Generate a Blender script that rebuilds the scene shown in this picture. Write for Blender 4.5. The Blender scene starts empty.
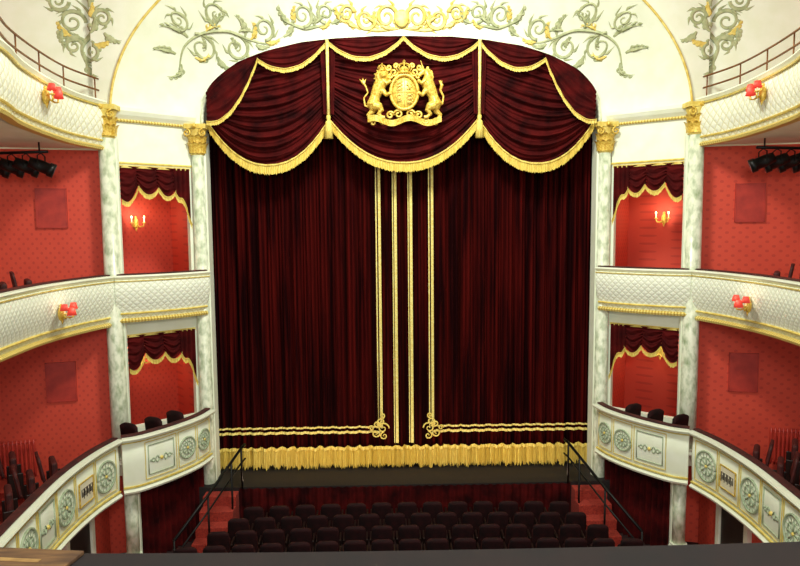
import bpy, bmesh, math, random
from math import sin, cos, pi, sqrt
from mathutils import Vector, Matrix
from mathutils.bvhtree import BVHTree
random.seed(7)
E = 6.35            # eye height above the stalls floor (all z below are relative to the eye)
COL = bpy.context.scene.collection

# ------------------------------------------------------------------ materials
def s2l(c):
    return tuple(((v/255)/12.92 if v/255 <= .04045 else (((v/255)+.055)/1.055)**2.4) for v in c)+(1,)
class NT:
    def __init__(s, name):
        s.m = bpy.data.materials.new(name); s.m.use_nodes = True
        s.t = s.m.node_tree; s.b = s.t.nodes['Principled BSDF']
    def n(s, typ, **k):
        x = s.t.nodes.new(typ)
        for a, b in k.items(): setattr(x, a, b)
        return x
    def l(s, a, b): s.t.links.new(a, b)
    def math(s, op, a, b=None, c=None):
        x = s.n('ShaderNodeMath', operation=op)
        for i, v in enumerate((a, b, c)):
            if v is None: continue
            if isinstance(v, (int, float)): x.inputs[i].default_value = v
            else: s.l(v, x.inputs[i])
        return x.outputs[0]
    def mix(s, f, a, b):
        x = s.n('ShaderNodeMix', data_type='RGBA')
        if isinstance(f, (int, float)): x.inputs[0].default_value = f
        else: s.l(f, x.inputs[0])
        for i, v in ((6, a), (7, b)):
            if isinstance(v, tuple): x.inputs[i].default_value = v
            else: s.l(v, x.inputs[i])
        return x.outputs[2]
    def bump(s, h, st=.3, d=.01):
        x = s.n('ShaderNodeBump'); x.inputs['Strength'].default_value = st; x.inputs['Distance'].default_value = d
        s.l(h, x.inputs['Height']); s.l(x.outputs[0], s.b.inputs['Normal'])
def mat(name, col, col2=None, scale=6, rough=.6, metal=0, bump=0, stretch=(1, 1, 1), sheen=0, emit=None, es=0, lo=.35, hi=.65, spec=.5):
    N = NT(name); b = N.b
    b.inputs['Roughness'].default_value = rough; b.inputs['Metallic'].default_value = metal
    b.inputs['Specular IOR Level'].default_value = spec
    tc = N.n('ShaderNodeTexCoord'); mp = N.n('ShaderNodeMapping'); mp.inputs['Scale'].default_value = stretch
    N.l(tc.outputs['Object'], mp.inputs[0])
    no = N.n('ShaderNodeTexNoise'); no.inputs['Scale'].default_value = scale; no.inputs['Detail'].default_value = 5
    N.l(mp.outputs[0], no.inputs[0])
    mr = N.n('ShaderNodeMapRange'); mr.inputs[1].default_value = lo; mr.inputs[2].default_value = hi
    N.l(no.outputs[0], mr.inputs[0])
    c2 = col2 or tuple(v*.9 for v in col)
    N.l(N.mix(mr.outputs[0], s2l(col), s2l(c2)), b.inputs['Base Color'])
    if bump: N.bump(no.outputs[0], bump)
    if sheen:
        b.inputs['Sheen Weight'].default_value = sheen; b.inputs['Sheen Roughness'].default_value = .35
        b.inputs['Sheen Tint'].default_value = s2l((230, 90, 60))
    if emit:
        b.inputs['Emission Color'].default_value = s2l(emit); b.inputs['Emission Strength'].default_value = es
    return N.m
M = {}
M['cream'] = mat('cream_plaster', (240, 246, 228), (233, 240, 216), 3, .55, bump=.05)
M['marble'] = mat('green_veined_marble', (234, 240, 218), (146, 166, 126), 7, .3, stretch=(1.5, 1.5, .8), lo=.42, hi=.75)
M['gold'] = mat('gold_leaf', (240, 214, 104), (196, 152, 46), 30, .38, .25, bump=.2)
M['palegold'] = mat('pale_gilding', (236, 218, 126), (210, 182, 78), 10, .45, .05)
M['paint'] = mat('sage_gold_paint', (188, 194, 150), (152, 162, 118), 10, .6, .0)
M['green'] = mat('sage_green_paint', (176, 190, 162), (148, 166, 134), 12, .6)
M['velvet'] = mat('crimson_velvet', (74, 11, 9), (26, 2, 4), 2.0, .9, sheen=.03, stretch=(2.8, 3, .18), spec=.05, lo=.38, hi=.6)  # vertical streaks put lit and shaded pleats into the colour
M['velvet2'] = mat('crimson_swag_velvet', (84, 15, 15), (34, 4, 6), 2.6, .85, sheen=.1, spec=.1)
M['fringe'] = mat('gold_bullion_fringe', (250, 238, 132), (206, 168, 60), 14, .6, .0, stretch=(14, 14, .5), bump=.5)
M['braid'] = mat('pale_gold_braid', (248, 238, 150), (228, 202, 102), 25, .55, .0)
M['seat'] = mat('dark_plum_upholstery', (46, 15, 17), (22, 8, 10), 9, .8, sheen=.05, spec=.2)
M['seatred'] = mat('maroon_upholstery', (84, 22, 18), (50, 12, 11), 9, .7, sheen=.1)
M['black'] = mat('black_metal', (18, 17, 17), (10, 10, 10), 9, .4, .5)
M['wood'] = mat('dark_stained_wood', (42, 20, 13), (24, 11, 8), 6, .45, stretch=(1, 8, 1))
M['carpet'] = mat('red_carpet', (176, 58, 42), (130, 36, 28), 40, .95, bump=.3)
M['dark'] = mat('dark_boards', (28, 18, 18), (17, 10, 11), 5, .7, stretch=(8, 1, 1))
M['floor'] = mat('dark_red_carpet', (52, 16, 16), (28, 9, 10), 30, .95)
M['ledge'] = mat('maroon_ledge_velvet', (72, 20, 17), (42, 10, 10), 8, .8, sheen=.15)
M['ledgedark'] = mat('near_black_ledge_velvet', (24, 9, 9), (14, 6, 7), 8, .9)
M['candle'] = mat('candle_wax', (250, 240, 210), None, 5, .5, emit=(255, 225, 150), es=.6)
M['flame'] = mat('lamp_glow', (255, 235, 180), None, 5, .5, emit=(255, 220, 140), es=14)
M['shade'] = mat('red_silk_shade', (214, 66, 56), (190, 46, 40), 8, .6, emit=(255, 80, 60), es=.35)
M['radred'] = mat('red_enamel', (190, 58, 44), (164, 44, 36), 5, .45)
M['bronze'] = mat('bronze_rail', (150, 96, 48), (104, 62, 28), 9, .35, .5)
M['tan'] = mat('worn_brown_card', (112, 80, 46), (48, 28, 18), 5, .8, stretch=(1, 6, 1))
M['tan2'] = mat('ochre_print', (170, 136, 78), (120, 88, 48), 8, .8)
M['plate'] = mat('ivory_plate', (240, 234, 206), (226, 220, 190), 5, .5)
M['glass'] = mat('lens_glass', (70, 74, 80), None, 5, .1)

def wallpaper():
    N = NT('red_spotted_wallpaper'); N.b.inputs['Roughness'].default_value = .65
    tc = N.n('ShaderNodeTexCoord'); sp = N.n('ShaderNodeSeparateXYZ'); N.l(tc.outputs['Object'], sp.inputs[0])
    k = 36
    h = N.math('ADD', sp.outputs[0], sp.outputs[1])
    a = N.math('SINE', N.math('MULTIPLY', h, k)); b = N.math('SINE', N.math('MULTIPLY', sp.outputs[2], k))
    d = N.math('MULTIPLY', a, b)
    dot = N.math('GREATER_THAN', d, .62)
    no = N.n('ShaderNodeTexNoise'); no.inputs['Scale'].default_value = 2; N.l(tc.outputs['Object'], no.inputs[0])
    base = N.mix(no.outputs[0], s2l((222, 82, 58)), s2l((206, 68, 50)))
    N.l(N.mix(N.math('MULTIPLY', dot, .4), base, s2l((164, 36, 38))), N.b.inputs['Base Color'])
    return N.m
M['paper'] = wallpaper()

def lattice(name, ku, kv, lines, base, thick=.12, st=.6):
    N = NT(name); N.b.inputs['Roughness'].default_value = .5
    uv = N.n('ShaderNodeUVMap'); sp = N.n('ShaderNodeSeparateXYZ'); N.l(uv.outputs[0], sp.inputs[0])
    u = N.math('MULTIPLY', sp.outputs[0], ku); v = N.math('MULTIPLY', sp.outputs[1], kv)
    def line(e):
        return N.math('ABSOLUTE', N.math('SUBTRACT', N.math('FRACT', e), .5))
    a = line(N.math('ADD', u, v)); b = line(N.math('SUBTRACT', u, v))
    m = N.math('MINIMUM', a, b)
    f = N.math('LESS_THAN', m, thick)
    N.l(N.mix(f, s2l(base), s2l(lines)), N.b.inputs['Base Color'])
    mr = N.n('ShaderNodeMapRange'); mr.inputs[1].default_value = 0; mr.inputs[2].default_value = .3
    N.l(m, mr.inputs[0]); N.bump(mr.outputs[0], st, .015)
    return N.m
M['lattice'] = lattice('cream_gold_lattice', 5.5, 5.5, (222, 222, 184), (241, 246, 230), .07, .5)
M['quilt'] = lattice('cream_quilted_plaster', 8, 8, (222, 228, 204), (240, 246, 230), .08, .5)
def beads():
    N = NT('gold_beaded_moulding'); N.b.inputs['Roughness'].default_value = .35; N.b.inputs['Metallic'].default_value = .2
    uv = N.n('ShaderNodeUVMap'); sp = N.n('ShaderNodeSeparateXYZ'); N.l(uv.outputs[0], sp.inputs[0])
    s = N.math('SINE', N.math('MULTIPLY', sp.outputs[0], 110))
    N.l(N.mix(N.math('GREATER_THAN', s, -.2), s2l((204, 172, 76)), s2l((240, 222, 132))), N.b.inputs['Base Color'])
    N.bump(s, .4, .01); return N.m
M['beads'] = beads()

# ------------------------------------------------------------------ mesh helpers
class G:
    def __init__(s): s.V = []; s.F = []; s.U = []
    def add(s, V, F, U=None):
        o = len(s.V); s.V += [tuple(v) for v in V]; s.F += [tuple(i+o for i in f) for f in F]
        s.U += (U if U else [(0, 0)]*len(V)); return s
def box(x0, x1, y0, y1, z0, z1, fr=None):
    V = [(x, y, z) for x in (x0, x1) for y in (y0, y1) for z in (z0, z1)]
    if fr: V = [fr(a, c, b) for a, b, c in V]     # frame(s, z, o)
    return V, [(0, 1, 3, 2), (4, 6, 7, 5), (0, 4, 5, 1), (2, 3, 7, 6), (0, 2, 6, 4), (1, 5, 7, 3)]
def grid(fn, nu, nv):
    V = [fn(i/nu, j/nv) for i in range(nu+1) for j in range(nv+1)]
    F = [(i*(nv+1)+j, (i+1)*(nv+1)+j, (i+1)*(nv+1)+j+1, i*(nv+1)+j+1) for i in range(nu) for j in range(nv)]
    return V, F
def tube(P, R, n=8, flat=None):
    P = [Vector(p) for p in P]
    if isinstance(R, (int, float)): R = [R]*len(P)
    V = []; up = None
    for i, p in enumerate(P):
        d = (P[min(i+1, len(P)-1)]-P[max(i-1, 0)])
        d = d.normalized() if d.length > 1e-9 else Vector((0, 0, 1))
        if up is None: up = Vector((0, 1, 0)) if abs(d.y) < .8 else Vector((1, 0, 0))
        a = d.cross(up)
        if a.length < 1e-6: a = d.orthogonal()
        a.normalize(); b = d.cross(a).normalized()
        for k in range(n):
            t = 2*pi*k/n; V.append(p+a*(R[i]*cos(t))+b*(R[i]*sin(t)*(flat or 1)))
    F = [(i*n+k, i*n+(k+1) % n, (i+1)*n+(k+1) % n, (i+1)*n+k) for i in range(len(P)-1) for k in range(n)]
    F.append(tuple(range(n))[::-1]); F.append(tuple(range((len(P)-1)*n, len(P)*n)))
    return V, F
def ball(c, r, n=10, sc=(1, 1, 1)):
    V = []; F = []; m = n//2+1
    for i in range(m+1):
        for k in range(n):
            a = pi*i/m; b = 2*pi*k/n; q = max(sin(a), .02)
            V.append((c[0]+r*sc[0]*q*cos(b), c[1]+r*sc[1]*q*sin(b), c[2]+r*sc[2]*cos(a)))
    F = [(i*n+k, i*n+(k+1) % n, (i+1)*n+(k+1) % n, (i+1)*n+k) for i in range(m) for k in range(n)]
    F += [tuple(range(n)), tuple(range(m*n, m*n+n))]
    return V, F
def lathe(prof, c=(0, 0, 0), n=16):
    V = [(c[0]+max(r, .001)*cos(2*pi*k/n), c[1]+max(r, .001)*sin(2*pi*k/n), c[2]+z) for r, z in prof for k in range(n)]
    F = [(i*n+k, i*n+(k+1) % n, (i+1)*n+(k+1) % n, (i+1)*n+k) for i in range(len(prof)-1) for k in range(n)]
    F += [tuple(range(n)), tuple(range((len(prof)-1)*n, len(prof)*n))]
    return V, F
def catmull(P, per=10):
    Q = []; P = [Vector(p) for p in P]
    for i in range(len(P)-1):
        a = P[max(i-1, 0)]; b = P[i]; c = P[i+1]; d = P[min(i+2, len(P)-1)]
        for k in range(per):
            t = k/per
            Q.append(.5*((2*b)+(-a+c)*t+(2*a-5*b+4*c-d)*t*t+(-a+3*b-3*c+d)*t**3))
    Q.append(P[-1]); return Q
def arclen(P):
    L = [0]
    for a, b in zip(P, P[1:]): L.append(L[-1]+(b-a).length)
    return L
def pnorm(P, i):
    d = (P[min(i+1, len(P)-1)]-P[max(i-1, 0)]).normalized(); return Vector((-d.y, d.x)), d
def pat(P, s):
    L = arclen(P)
    for i in range(len(P)-1):
        if L[i+1] >= s or i == len(P)-2:
            t = (s-L[i])/max(L[i+1]-L[i], 1e-6); p = P[i].lerp(P[i+1], t)
            d = (P[i+1]-P[i]).normalized(); return p, Vector((-d.y, d.x)), d
def sweep(P, prof):
    L = arclen(P); n = len(prof); V = []; U = []
    pl = [0]
    for a, b in zip(prof, prof[1:]): pl.append(pl[-1]+math.dist(a, b))
    for i, p in enumerate(P):
        nn, _ = pnorm(P, i)
        for j, (o, z) in enumerate(prof):
            V.append((p.x+nn.x*o, p.y+nn.y*o, z)); U.append((L[i], pl[j]))
    F = [(i*n+k, i*n+(k+1) % n, (i+1)*n+(k+1) % n, (i+1)*n+k) for i in range(len(P)-1) for k in range(n)]
    F += [tuple(range(n)), tuple(range((len(P)-1)*n, len(P)*n))]
    return V, F, U
def pathframe(P):
    def f(s, z, o):
        p, n, d = pat(P, s); return (p.x+n.x*o, p.y+n.y*o, z)
    return f

def empty(name, loc, side=1, label=None, cat=None, group=None):
    o = bpy.data.objects.new(name, None); o.empty_display_size = .1
    o.location = (loc[0]*side, loc[1], loc[2]+E); COL.objects.link(o)
    meta(o, label, cat, group); return o
def meta(o, label=None, cat=None, group=None, kind=None):
    if label: o['label'] = label
    if cat: o['category'] = cat
    if group: o['group'] = group
    if kind: o['kind'] = kind
def mk(name, g, m, side=1, parent=None, smooth=False, label=None, cat=None, group=None, kind=None, bevel=0, mods=None, solid=0):
    if isinstance(g, tuple): g = G().add(*g)
    W = [(v[0]*side, v[1], v[2]+E) for v in g.V]
    xs, ys, zs = zip(*W)
    org = Vector(((min(xs)+max(xs))/2, (min(ys)+max(ys))/2, min(zs)))
    me = bpy.data.meshes.new(name)
    me.from_pydata([(a-org.x, b-org.y, c-org.z) for a, b, c in W], [], g.F)
    if any(u != (0, 0) for u in g.U):
        ul = me.uv_layers.new(name='UVMap')
        for lp in me.loops: ul.data[lp.index].uv = g.U[lp.vertex_index]
    bm = bmesh.new(); bm.from_mesh(me); bmesh.ops.recalc_face_normals(bm, faces=bm.faces); bm.to_mesh(me); bm.free()
    if smooth:
        for p in me.polygons: p.use_smooth = True
    me.materials.append(M[m]); me.update()
    o = bpy.data.objects.new(name, me); COL.objects.link(o)
    if parent: o.parent = parent; o.location = org-parent.location
    else: o.location = org
    if bevel:
        b = o.modifiers.new('bevel', 'BEVEL'); b.width = bevel; b.segments = 2; b.limit_method = 'ANGLE'
    if solid:
        b = o.modifiers.new('solid', 'SOLIDIFY'); b.thickness = solid
    if mods: mods(o)
    meta(o, label, cat, group, kind); return o
def dup(root, loc, rz=0, label=None):
    r = root.copy(); COL.objects.link(r)
    r.location = (loc[0], loc[1], loc[2]+E); r.rotation_euler = (0, 0, rz)
    if label: r['label'] = label
    for c in root.children:
        k = c.copy(); COL.objects.link(k); k.parent = r
    return r

# ------------------------------------------------------------------ key plan points (half of the house, mirrored)
A = Vector((-5.44, 12.25)); B = Vector((-4.12, 13.35)); AB = (B-A); LAB = AB.length; AB = AB/LAB
OUT = Vector((AB.y, -AB.x))
def bx(s, z, o): return (A.x+AB.x*s+OUT.x*o, A.y+AB.y*s+OUT.y*o, z)
def st(s, z, o): return (s, 13.5-o, z)
FLOOR = -E; STAGE = -5.32

# ------------------------------------------------------------------ room shell
mk('floor', box(-9, 9, -2, 13.6, FLOOR-.1, FLOOR), 'floor', kind='structure', label='dark red carpeted stalls floor')
mk('floor', box(-4.6, 4.6, 12.95, 15, FLOOR, STAGE), 'dark', kind='structure', label='dark boarded stage platform')
mk('ceiling', box(-9, 9, 3.5, 12.2, 6.2, 6.3), 'cream', kind='structure', label='cream plaster auditorium ceiling')
mk('wall_back', box(-5, 5, 14.9, 15, STAGE, 4.5), 'dark', kind='structure', label='dark wall behind the stage curtain')

# proscenium wall + cove
def prosc(ph, a=4.02, b=1.71):
    c, s = cos(ph), sin(ph); e = 2/2.5
    return (a*math.copysign(abs(c)**e, c), 2.02+b*abs(s)**e)
def front(ph): return (5.35*cos(ph), 2.02+3.56*sin(ph))
def cove(u, w):
    ph = pi*(1-u); x0, z0 = prosc(ph); x1, z1 = front(ph)
    t = w
    return (x0+(x1-x0)*t, 13.4-1.2*(t**1.7), z0+(z1-z0)*t)
cv = grid(cove, 96, 14)
V = []; F = []; n = 96
for i in range(n+1):
    ph = pi*(1-i/n); x, z = front(ph); V.append((x, 12.2, z))
    c, s = cos(ph), sin(ph)
    k = min(5.65/max(abs(c), 1e-6), 4.2/max(s, 1e-6)); V.append((c*k, 12.2, 2.02+s*k))
F = [(2*i, 2*i+1, 2*i+3, 2*i+2) for i in range(n)]
mk('wall_cove', cv, 'cream', smooth=True, kind='structure', label='cream plaster cove around the proscenium arch')
mk('wall_spandrel', (V, F), 'cream', kind='structure', label='cream plaster spandrel wall above the arch')
gs = G().add(V, F).add(*cv)
def reveal(u, w):
    x, z = prosc(pi*(1-u)); return (x, 13.4+.3*w, z)
mk('trim_1', grid(reveal, 96, 1), 'cream', kind='structure', label='cream reveal of the proscenium arch')
P = [(prosc(pi*i/96)[0], 13.38, prosc(pi*i/96)[1]) for i in range(97)]
mk('trim_2', tube(P, .035, 6), 'cream', smooth=True, kind='structure', label='slim cream bead around the curtain opening')
P = [(front(pi*i/96)[0], 12.17, front(pi*i/96)[1]) for i in range(97)]
mk('trim_3', tube(P, .024, 6), 'palegold', smooth=True, kind='structure', label='slim gilded moulding edging the front arch')

for side, sn in ((-1, 'right'), (1, 'left')):
    S = side
    mk('wall_'+sn+'_jamb', box(-4.26, -3.98, 13.42, 13.7, FLOOR, 2.05), 'cream', S, kind='structure', label='cream proscenium jamb wall')
    g = G()
    for z0, z1 in ((1.16, 2.08), (-2.04, -.95), (-4.95, -3.85)):
        g.add(*box(.12, LAB-.16, -.14, 0, z0, z1, bx))
    for s0, s1 in ((.1, .16), (LAB-.22, LAB-.15)): g.add(*box(s0, s1, -.13, -.01, FLOOR, 2.08, bx))
    mk('wall_'+sn+'_boxes', g, 'cream', S, kind='structure', label='cream wall framing the stacked boxes')
    g = G().add(*box(-.1, LAB+.05, -1.62, -1.55, FLOOR, 2.1, bx)).add(*box(-.1, -.02, -1.55, -.2, FLOOR, 2.1, bx)).add(*box(LAB+.02, LAB+.1, -1.55, -.3, FLOOR, 2.1, bx))
    mk('wall_'+sn+'_box_interior', g, 'paper', S, kind='structure', label='red spotted wallpaper lining the boxes')
    for k, z in enumerate((1.3, -1.76, -4.8)):
        mk('floor_box', box(0, LAB, -1.54, -.14, z-.08, z, bx), 'carpet' if z < 0 else 'cream', S, kind='structure', label='box floor slab')
    a = Vector((-5.5, 12.36)); b = Vector((-8.7, 11.6)); d = (b-a).normalized(); nn = Vector((-d.y, d.x))
    def sw(s, z, o, a=a, d=d, nn=nn): return (a.x+d.x*s+nn.x*o, a.y+d.y*s+nn.y*o, z)
    L = (b-a).length
    mk('wall_'+sn, box(0, L, -.12, 0, FLOOR, 1.42, sw), 'paper', S, kind='structure', label='red wallpapered auditorium wall')
    mk('wall_'+sn+'_upper', box(0, L, -.12, 0, 1.42, 6.2, sw), 'cream', S, kind='structure', label='cream upper auditorium wall')
    if S == 1: gs.add(*grid(lambda u, v: sw(L*u, 1.42+4.6*v, 0), 1, 1))
    mk('wall_'+sn+'_flank', box(-8.75, -8.65, 3, 11.6, FLOOR, 6.2), 'paper', S, kind='structure', label='red wallpapered flank wall')
    mk('wall_'+sn+'_stalls', box(-5.85, -5.75, 5, 12.2, FLOOR, -4.85), 'paper', S, kind='structure', label='red stalls wall under the balcony')
    mk('floor_aisle', box(-5.7, -4.1, 7, 11.55, FLOOR, FLOOR+.012), 'carpet', S, kind='structure', label='red carpeted side aisle')
    cp = [Vector(bx(LAB*.95, 0, 0)[:2]), Vector(bx(.08, 0, 0)[:2])]
    g = G().add(*sweep(cp, [(-.02, 2.0), (.05, 2.0), (.12, 2.07), (.16, 2.14), (.16, 2.2), (-.02, 2.2)]))
    mk('trim_4', g, 'cream', S, kind='structure', label='cream cornice over the boxes')
    g = G().add(*sweep(cp, [(0, 1.95), (.05, 1.95), (.07, 1.97), (.05, 2.0), (0, 2.0)]))
    mk('trim_5', g, 'beads', S, kind='structure', label='gilded bead moulding beneath cornice')
    g = G().add(*sweep(cp, [(0, 1.18), (.02, 1.18), (.03, 1.2), (.02, 1.22), (0, 1.22)]))
    mk('trim_6', g, 'palegold', S, kind='structure', label='slim gilded line over the box opening')
    for z0, z1, s0 in ((-.0, .72, .75), (-3.25, -2.5, .75)):
        g = G().add(*box(s0, s0+.5, .005, .03, z0, z1, sw))
        p = empty('wall_vent', sw(s0+.25, z0, 0), S, 'red painted ventilation panel on the wallpapered wall', 'vent')
        mk('panel', g, 'radred', S, p, bevel=.01)
        g = G()
        for q in (z0, z1-.02): g.add(*box(s0-.01, s0+.51, .005, .04, q, q+.02, sw))
        for q in (s0-.01, s0+.49): g.add(*box(q, q+.02, .005, .04, z0, z1, sw))
        mk('frame', g, 'radred', S, p)
    p = empty('radiator', sw(1.75, -4.65, .1), S, 'red enamelled column radiator against the wall', 'radiator')
    g = G()
    for i in range(12): g.add(*tube([sw(1.5+i*.07, z, .12) for z in (-4.6, -4.5, -4.0, -3.9)], [.02, .028, .028, .02], 6))
    mk('fins', g, 'radred', S, p, True)
    for zz in (-3.95, -4.55): mk('pipe', tube([sw(1.48, zz, .12), sw(2.3, zz, .12)], .02, 6), 'radred', S, p)
    p = empty('door_1', (-5.74, 10.9, FLOOR), S, 'dark panelled stalls exit door with white frame', 'door'); p['kind'] = 'structure'
    mk('leaf', G().add(*box(-5.75, -5.70, 10.5, 11.3, FLOOR, -4.98)), 'wood', S, p, bevel=.01)
    g = G().add(*box(-5.75, -5.66, 10.38, 10.5, FLOOR, -4.9)).add(*box(-5.75, -5.66, 11.3, 11.42, FLOOR, -4.9)).add(*box(-5.75, -5.66, 10.38, 11.42, -4.98, -4.87))
    mk('frame', g, 'cream', S, p, bevel=.01)

# ------------------------------------------------------------------ engaged columns
def pilaster(x, y, z0, zc, zt, w, S, lab, cap=True):
    p = empty('pilaster', (x, y, z0), S, lab, 'pilaster')
    h = w/2
    g = G().add(*box(x-h-.04, x+h+.04, y-.2, y+.08, z0, z0+.2)).add(*lathe([(h+.03, .2), (h+.05, .24), (h+.03, .28), (h+.01, .3), (h+.03, .33), (0, .34)], (x, y-.05, z0), 20))
    mk('base', g, 'cream', S, p, bevel=.012)
    r = h*.9
    mk('shaft', lathe([(r, z0+.32), (r*1.02, z0+1.5), (r*.9, zc)], (x, y-.04, 0), 28), 'marble', S, p, True)
    g = G().add(*box(x-h, x+h, y, y+.06, z0+.1, zc))
    mk('backing_strip', g, 'cream', S, p)
    if cap:
        H = zt-zc; g = G()
        g.add(*lathe([(r*.95, 0), (r*1.05, .02), (r*.92, .05), (r*.95, H*.4), (r*1.15, H*.7), (r*1.35, H*.84), (0, H*.84)], (x, y-.04, zc), 20))
        g.add(*box(x-h*1.4, x+h*1.4, y-.14-h*.5, y+.06, zt-H*.15, zt))
        mk('capital', g, 'palegold', S, p)
        g = G()
        for row, (zz, n, hh, off) in enumerate(((zc+.03, 7, .42, 0), (zc+H*.28, 7, .42, .5))):
            for i in range(n):
                an_ = pi+pi*(i+off)/(n-1)
                if an_ > 2*pi+.01: continue
                ca_, sa_ = cos(an_), sin(an_)
                def leaf(u, v):
                    ww = .06*(sin(pi*min(1, .25+v*.75))**.6)*(1+.18*sin(v*20))
                    out = r+.02+.09*v**3; z = zz+H*hh*(v-.25*max(0, v-.8)*3); q = (u-.5)*2*ww
                    return (x+ca_*out-sa_*q, y-.04+sa_*out+ca_*q, z)
                g.add(*grid(leaf, 4, 8))
        for sx in (-1, 1):
            c = (x+sx*h*1.05, zt-H*.3)
            g.add(*tube([(c[0]+.08*(1-t/20)*cos(pi/2+sx*t*.5), y-.22, c[1]+.08*(1-t/20)*sin(pi/2+sx*t*.5)) for t in range(18)], .018, 5))
        g.add(*ball((x, y-.25, zt-H*.08), .05))
        mk('capital_leaves', g, 'gold', S, p, smooth=True)
    return p
for S in (1, -1):
    pilaster(-5.43, 12.18, -4.66, 1.62, 2.2, .34, S, 'tall green-veined marble column with gilded capital beside the boxes')
    pilaster(-4.1, 13.3, FLOOR, 1.42, 2.02, .3, S, 'tall green-veined marble column with gilded capital beside the curtain')
    pilaster(-5.1, 11.72, FLOOR, -4.85, -4.85, .26, S, 'short marble pier supporting the lower box', cap=False)

# ------------------------------------------------------------------ drapery helpers
def sagf(u, p=2.3): return 1-abs(2*u-1)**p
def swag(fr, T, Bm, o, nf=6, amp=.045, bulge=.12, nu=48, nv=60):
    def f(u, v):
        a = T(u); b = Bm(u); w = v
        s = a[0]+(b[0]-a[0])*w; z = a[1]+(b[1]-a[1])*w
        e = max(sin(pi*u), 0)**.5
        ph = 2*pi*nf*(v**.9)+1.1*sin(u*5+v*3)
        q = bulge*e*sin(pi*min(1, v*.8+.1))+amp*e*(1-2*abs(sin(ph/2))**.7)+.3*amp*sin(2.3*ph+u*4)+.03*(1-e)*sin(v*40)
        return fr(s, z, o+q)
    return grid(f, nu, nv)
def fringe(fr, C, depth, o, k=.05, wave=.012, step=.018, jag=.12):
    C = [Vector(c) for c in C]; L = arclen(C); tot = L[-1]; N = int(tot/step)
    def at(s):
        for i in range(len(C)-1):
            if L[i+1] >= s or i == len(C)-2: return C[i].lerp(C[i+1], (s-L[i])/max(L[i+1]-L[i], 1e-6))
    rnd = [random.uniform(-jag, jag) for _ in range(N+1)]
    V = []; F = []; rows = (0, .15, .22, .3, .7, 1)
    for i in range(N+1):
        p = at(tot*i/N)
        for j, r in enumerate(rows):
            q = o+(.025 if j in (0, 1) else 0)+wave*(r > .2)*sin(i*2.1)+.012*sin(i*.35)
            V.append(fr(p.x, p.y-depth*(r+(rnd[i]+.1*(i % 2) if j == 5 else 0)), q))
    m = len(rows)
    F = [(i*m+j, (i+1)*m+j, (i+1)*m+j+1, i*m+j+1) for i in range(N) for j in range(m-1)]
    return V, F
def tassel(fr, s, z, o, h=.42, r=.07):
    c = fr(s, z, o)
    return lathe([(0, 0), (r*.5, -.01), (r*.62, -.06), (r*.35, -.1), (r*.8, -.13), (r*.95, -.2), (r*1.15, -h), (0, -h)], c, 12)

# ------------------------------------------------------------------ main curtain
def sharp(t): return 1-2*abs(sin(t/2))**.7       # rounded valleys, tight ridges
def fold(x, z):
    return (.12*sharp(2*pi*x/.26+1.9*sin(x*1.9)+.15*sin(z*.5+x*2))+.055*sharp(2*pi*x/.11+2.4*sin(x*3.1)+.1*sin(z*.9))
            + .03*sin(2*pi*x/.9+1))
ZB, ZT = STAGE+.06, 3.3
def cpt(x, z, off=0):
    return (x, 14.05+fold(x, z)*(1-.15*(z-ZB)/8)-off, z)
CF = 13.88
for k, (x0, x1) in enumerate(((-4.25, .0), (.0, 4.25))):
    p = empty('stage_curtain', ((x0+x1)/2, 13.95, ZB), 1, 'pleated crimson velvet house curtain with gold bands and fringe', 'curtain')
    mk('drape', grid(lambda u, v: cpt(x0+(x1-x0)*u, ZB+.3+(ZT-ZB-.3)*v), 1100, 14), 'velvet', 1, p, True)
    sg = -1 if k == 0 else 1
    xs = ((-.52, -.17) if k == 0 else (.16, .60))
    for j, xc in enumerate(xs):
        outer = (j == 0) == (k == 0)
        zb = -4.42 if outer else -4.75
        g = G()
        parts = ((-.055, -.03), (.0, .055)) if outer else ((-.05, -.03), (-.012, .045))
        for a, b in parts:
            g.add(*grid(lambda u, v: (xc+a+(b-a)*u, CF-.02+.02*sin((xc+a+(b-a)*u)*20), zb+(2.3-zb)*v), 6, 24))
        mk('braid_stripe', g, 'braid', 1, p, True)
    xo = xs[0] if k == 0 else xs[1]
    xe = x0 if k == 0 else x1
    g = G()
    for zz, h in ((-4.38, .04), (-4.49, .055)):
        g.add(*grid(lambda u, v: (xo+(xe-xo)*u, cpt(xo+(xe-xo)*u, zz)[1]*.3+CF*.7-.06, zz-h/2+h*v), 700, 2))
    mk('braid_band', g, 'braid', 1, p, True)
    C = [(x0+(x1-x0)*i/300, -4.81+.015*sin((x0+(x1-x0)*i/300)*30)) for i in range(301)]
    def ff(s, z, o):
        q = cpt(s, z); return (q[0], q[1]*.4+(CF+.02)*.6-.06-o, max(z, STAGE+.01))
    mk('bullion_fringe', fringe(ff, C, .44, 0, wave=.03, step=.011, jag=.13), 'fringe', 1, p, False)
    g = G(); cx, cz = xo, -4.42
    def spir(cx, cz, r, a0, turns, d, R=.016, n=26):
        return tube([(cx+r*(1-.85*t/n)*cos(a0+d*2*pi*turns*t/n), CF-.08, cz+r*(1-.85*t/n)*sin(a0+d*2*pi*turns*t/n)) for t in range(n+1)], [R*(1.1-.5*t/n) for t in range(n+1)], 6, .6)
    for (dx, dz, r, a0, d) in ((.1, .16, .10, -pi/2, 1), (.06, .02, .13, pi, -1), (.22, -.09, .09, pi, 1), (.04, -.15, .09, pi/2, -1), (.2, .1, .07, pi, -1), (.32, .02, .06, 0, 1), (.08, .3, .06, -pi/2, -1)):
        g.add(*spir(cx+(-sg*.0)+sg*(dx-.12), cz+dz, r, a0 if sg > 0 else pi-a0, 1.3, d*sg))
    mk('corner_flourish', g, 'fringe', 1, p, True)

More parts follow.
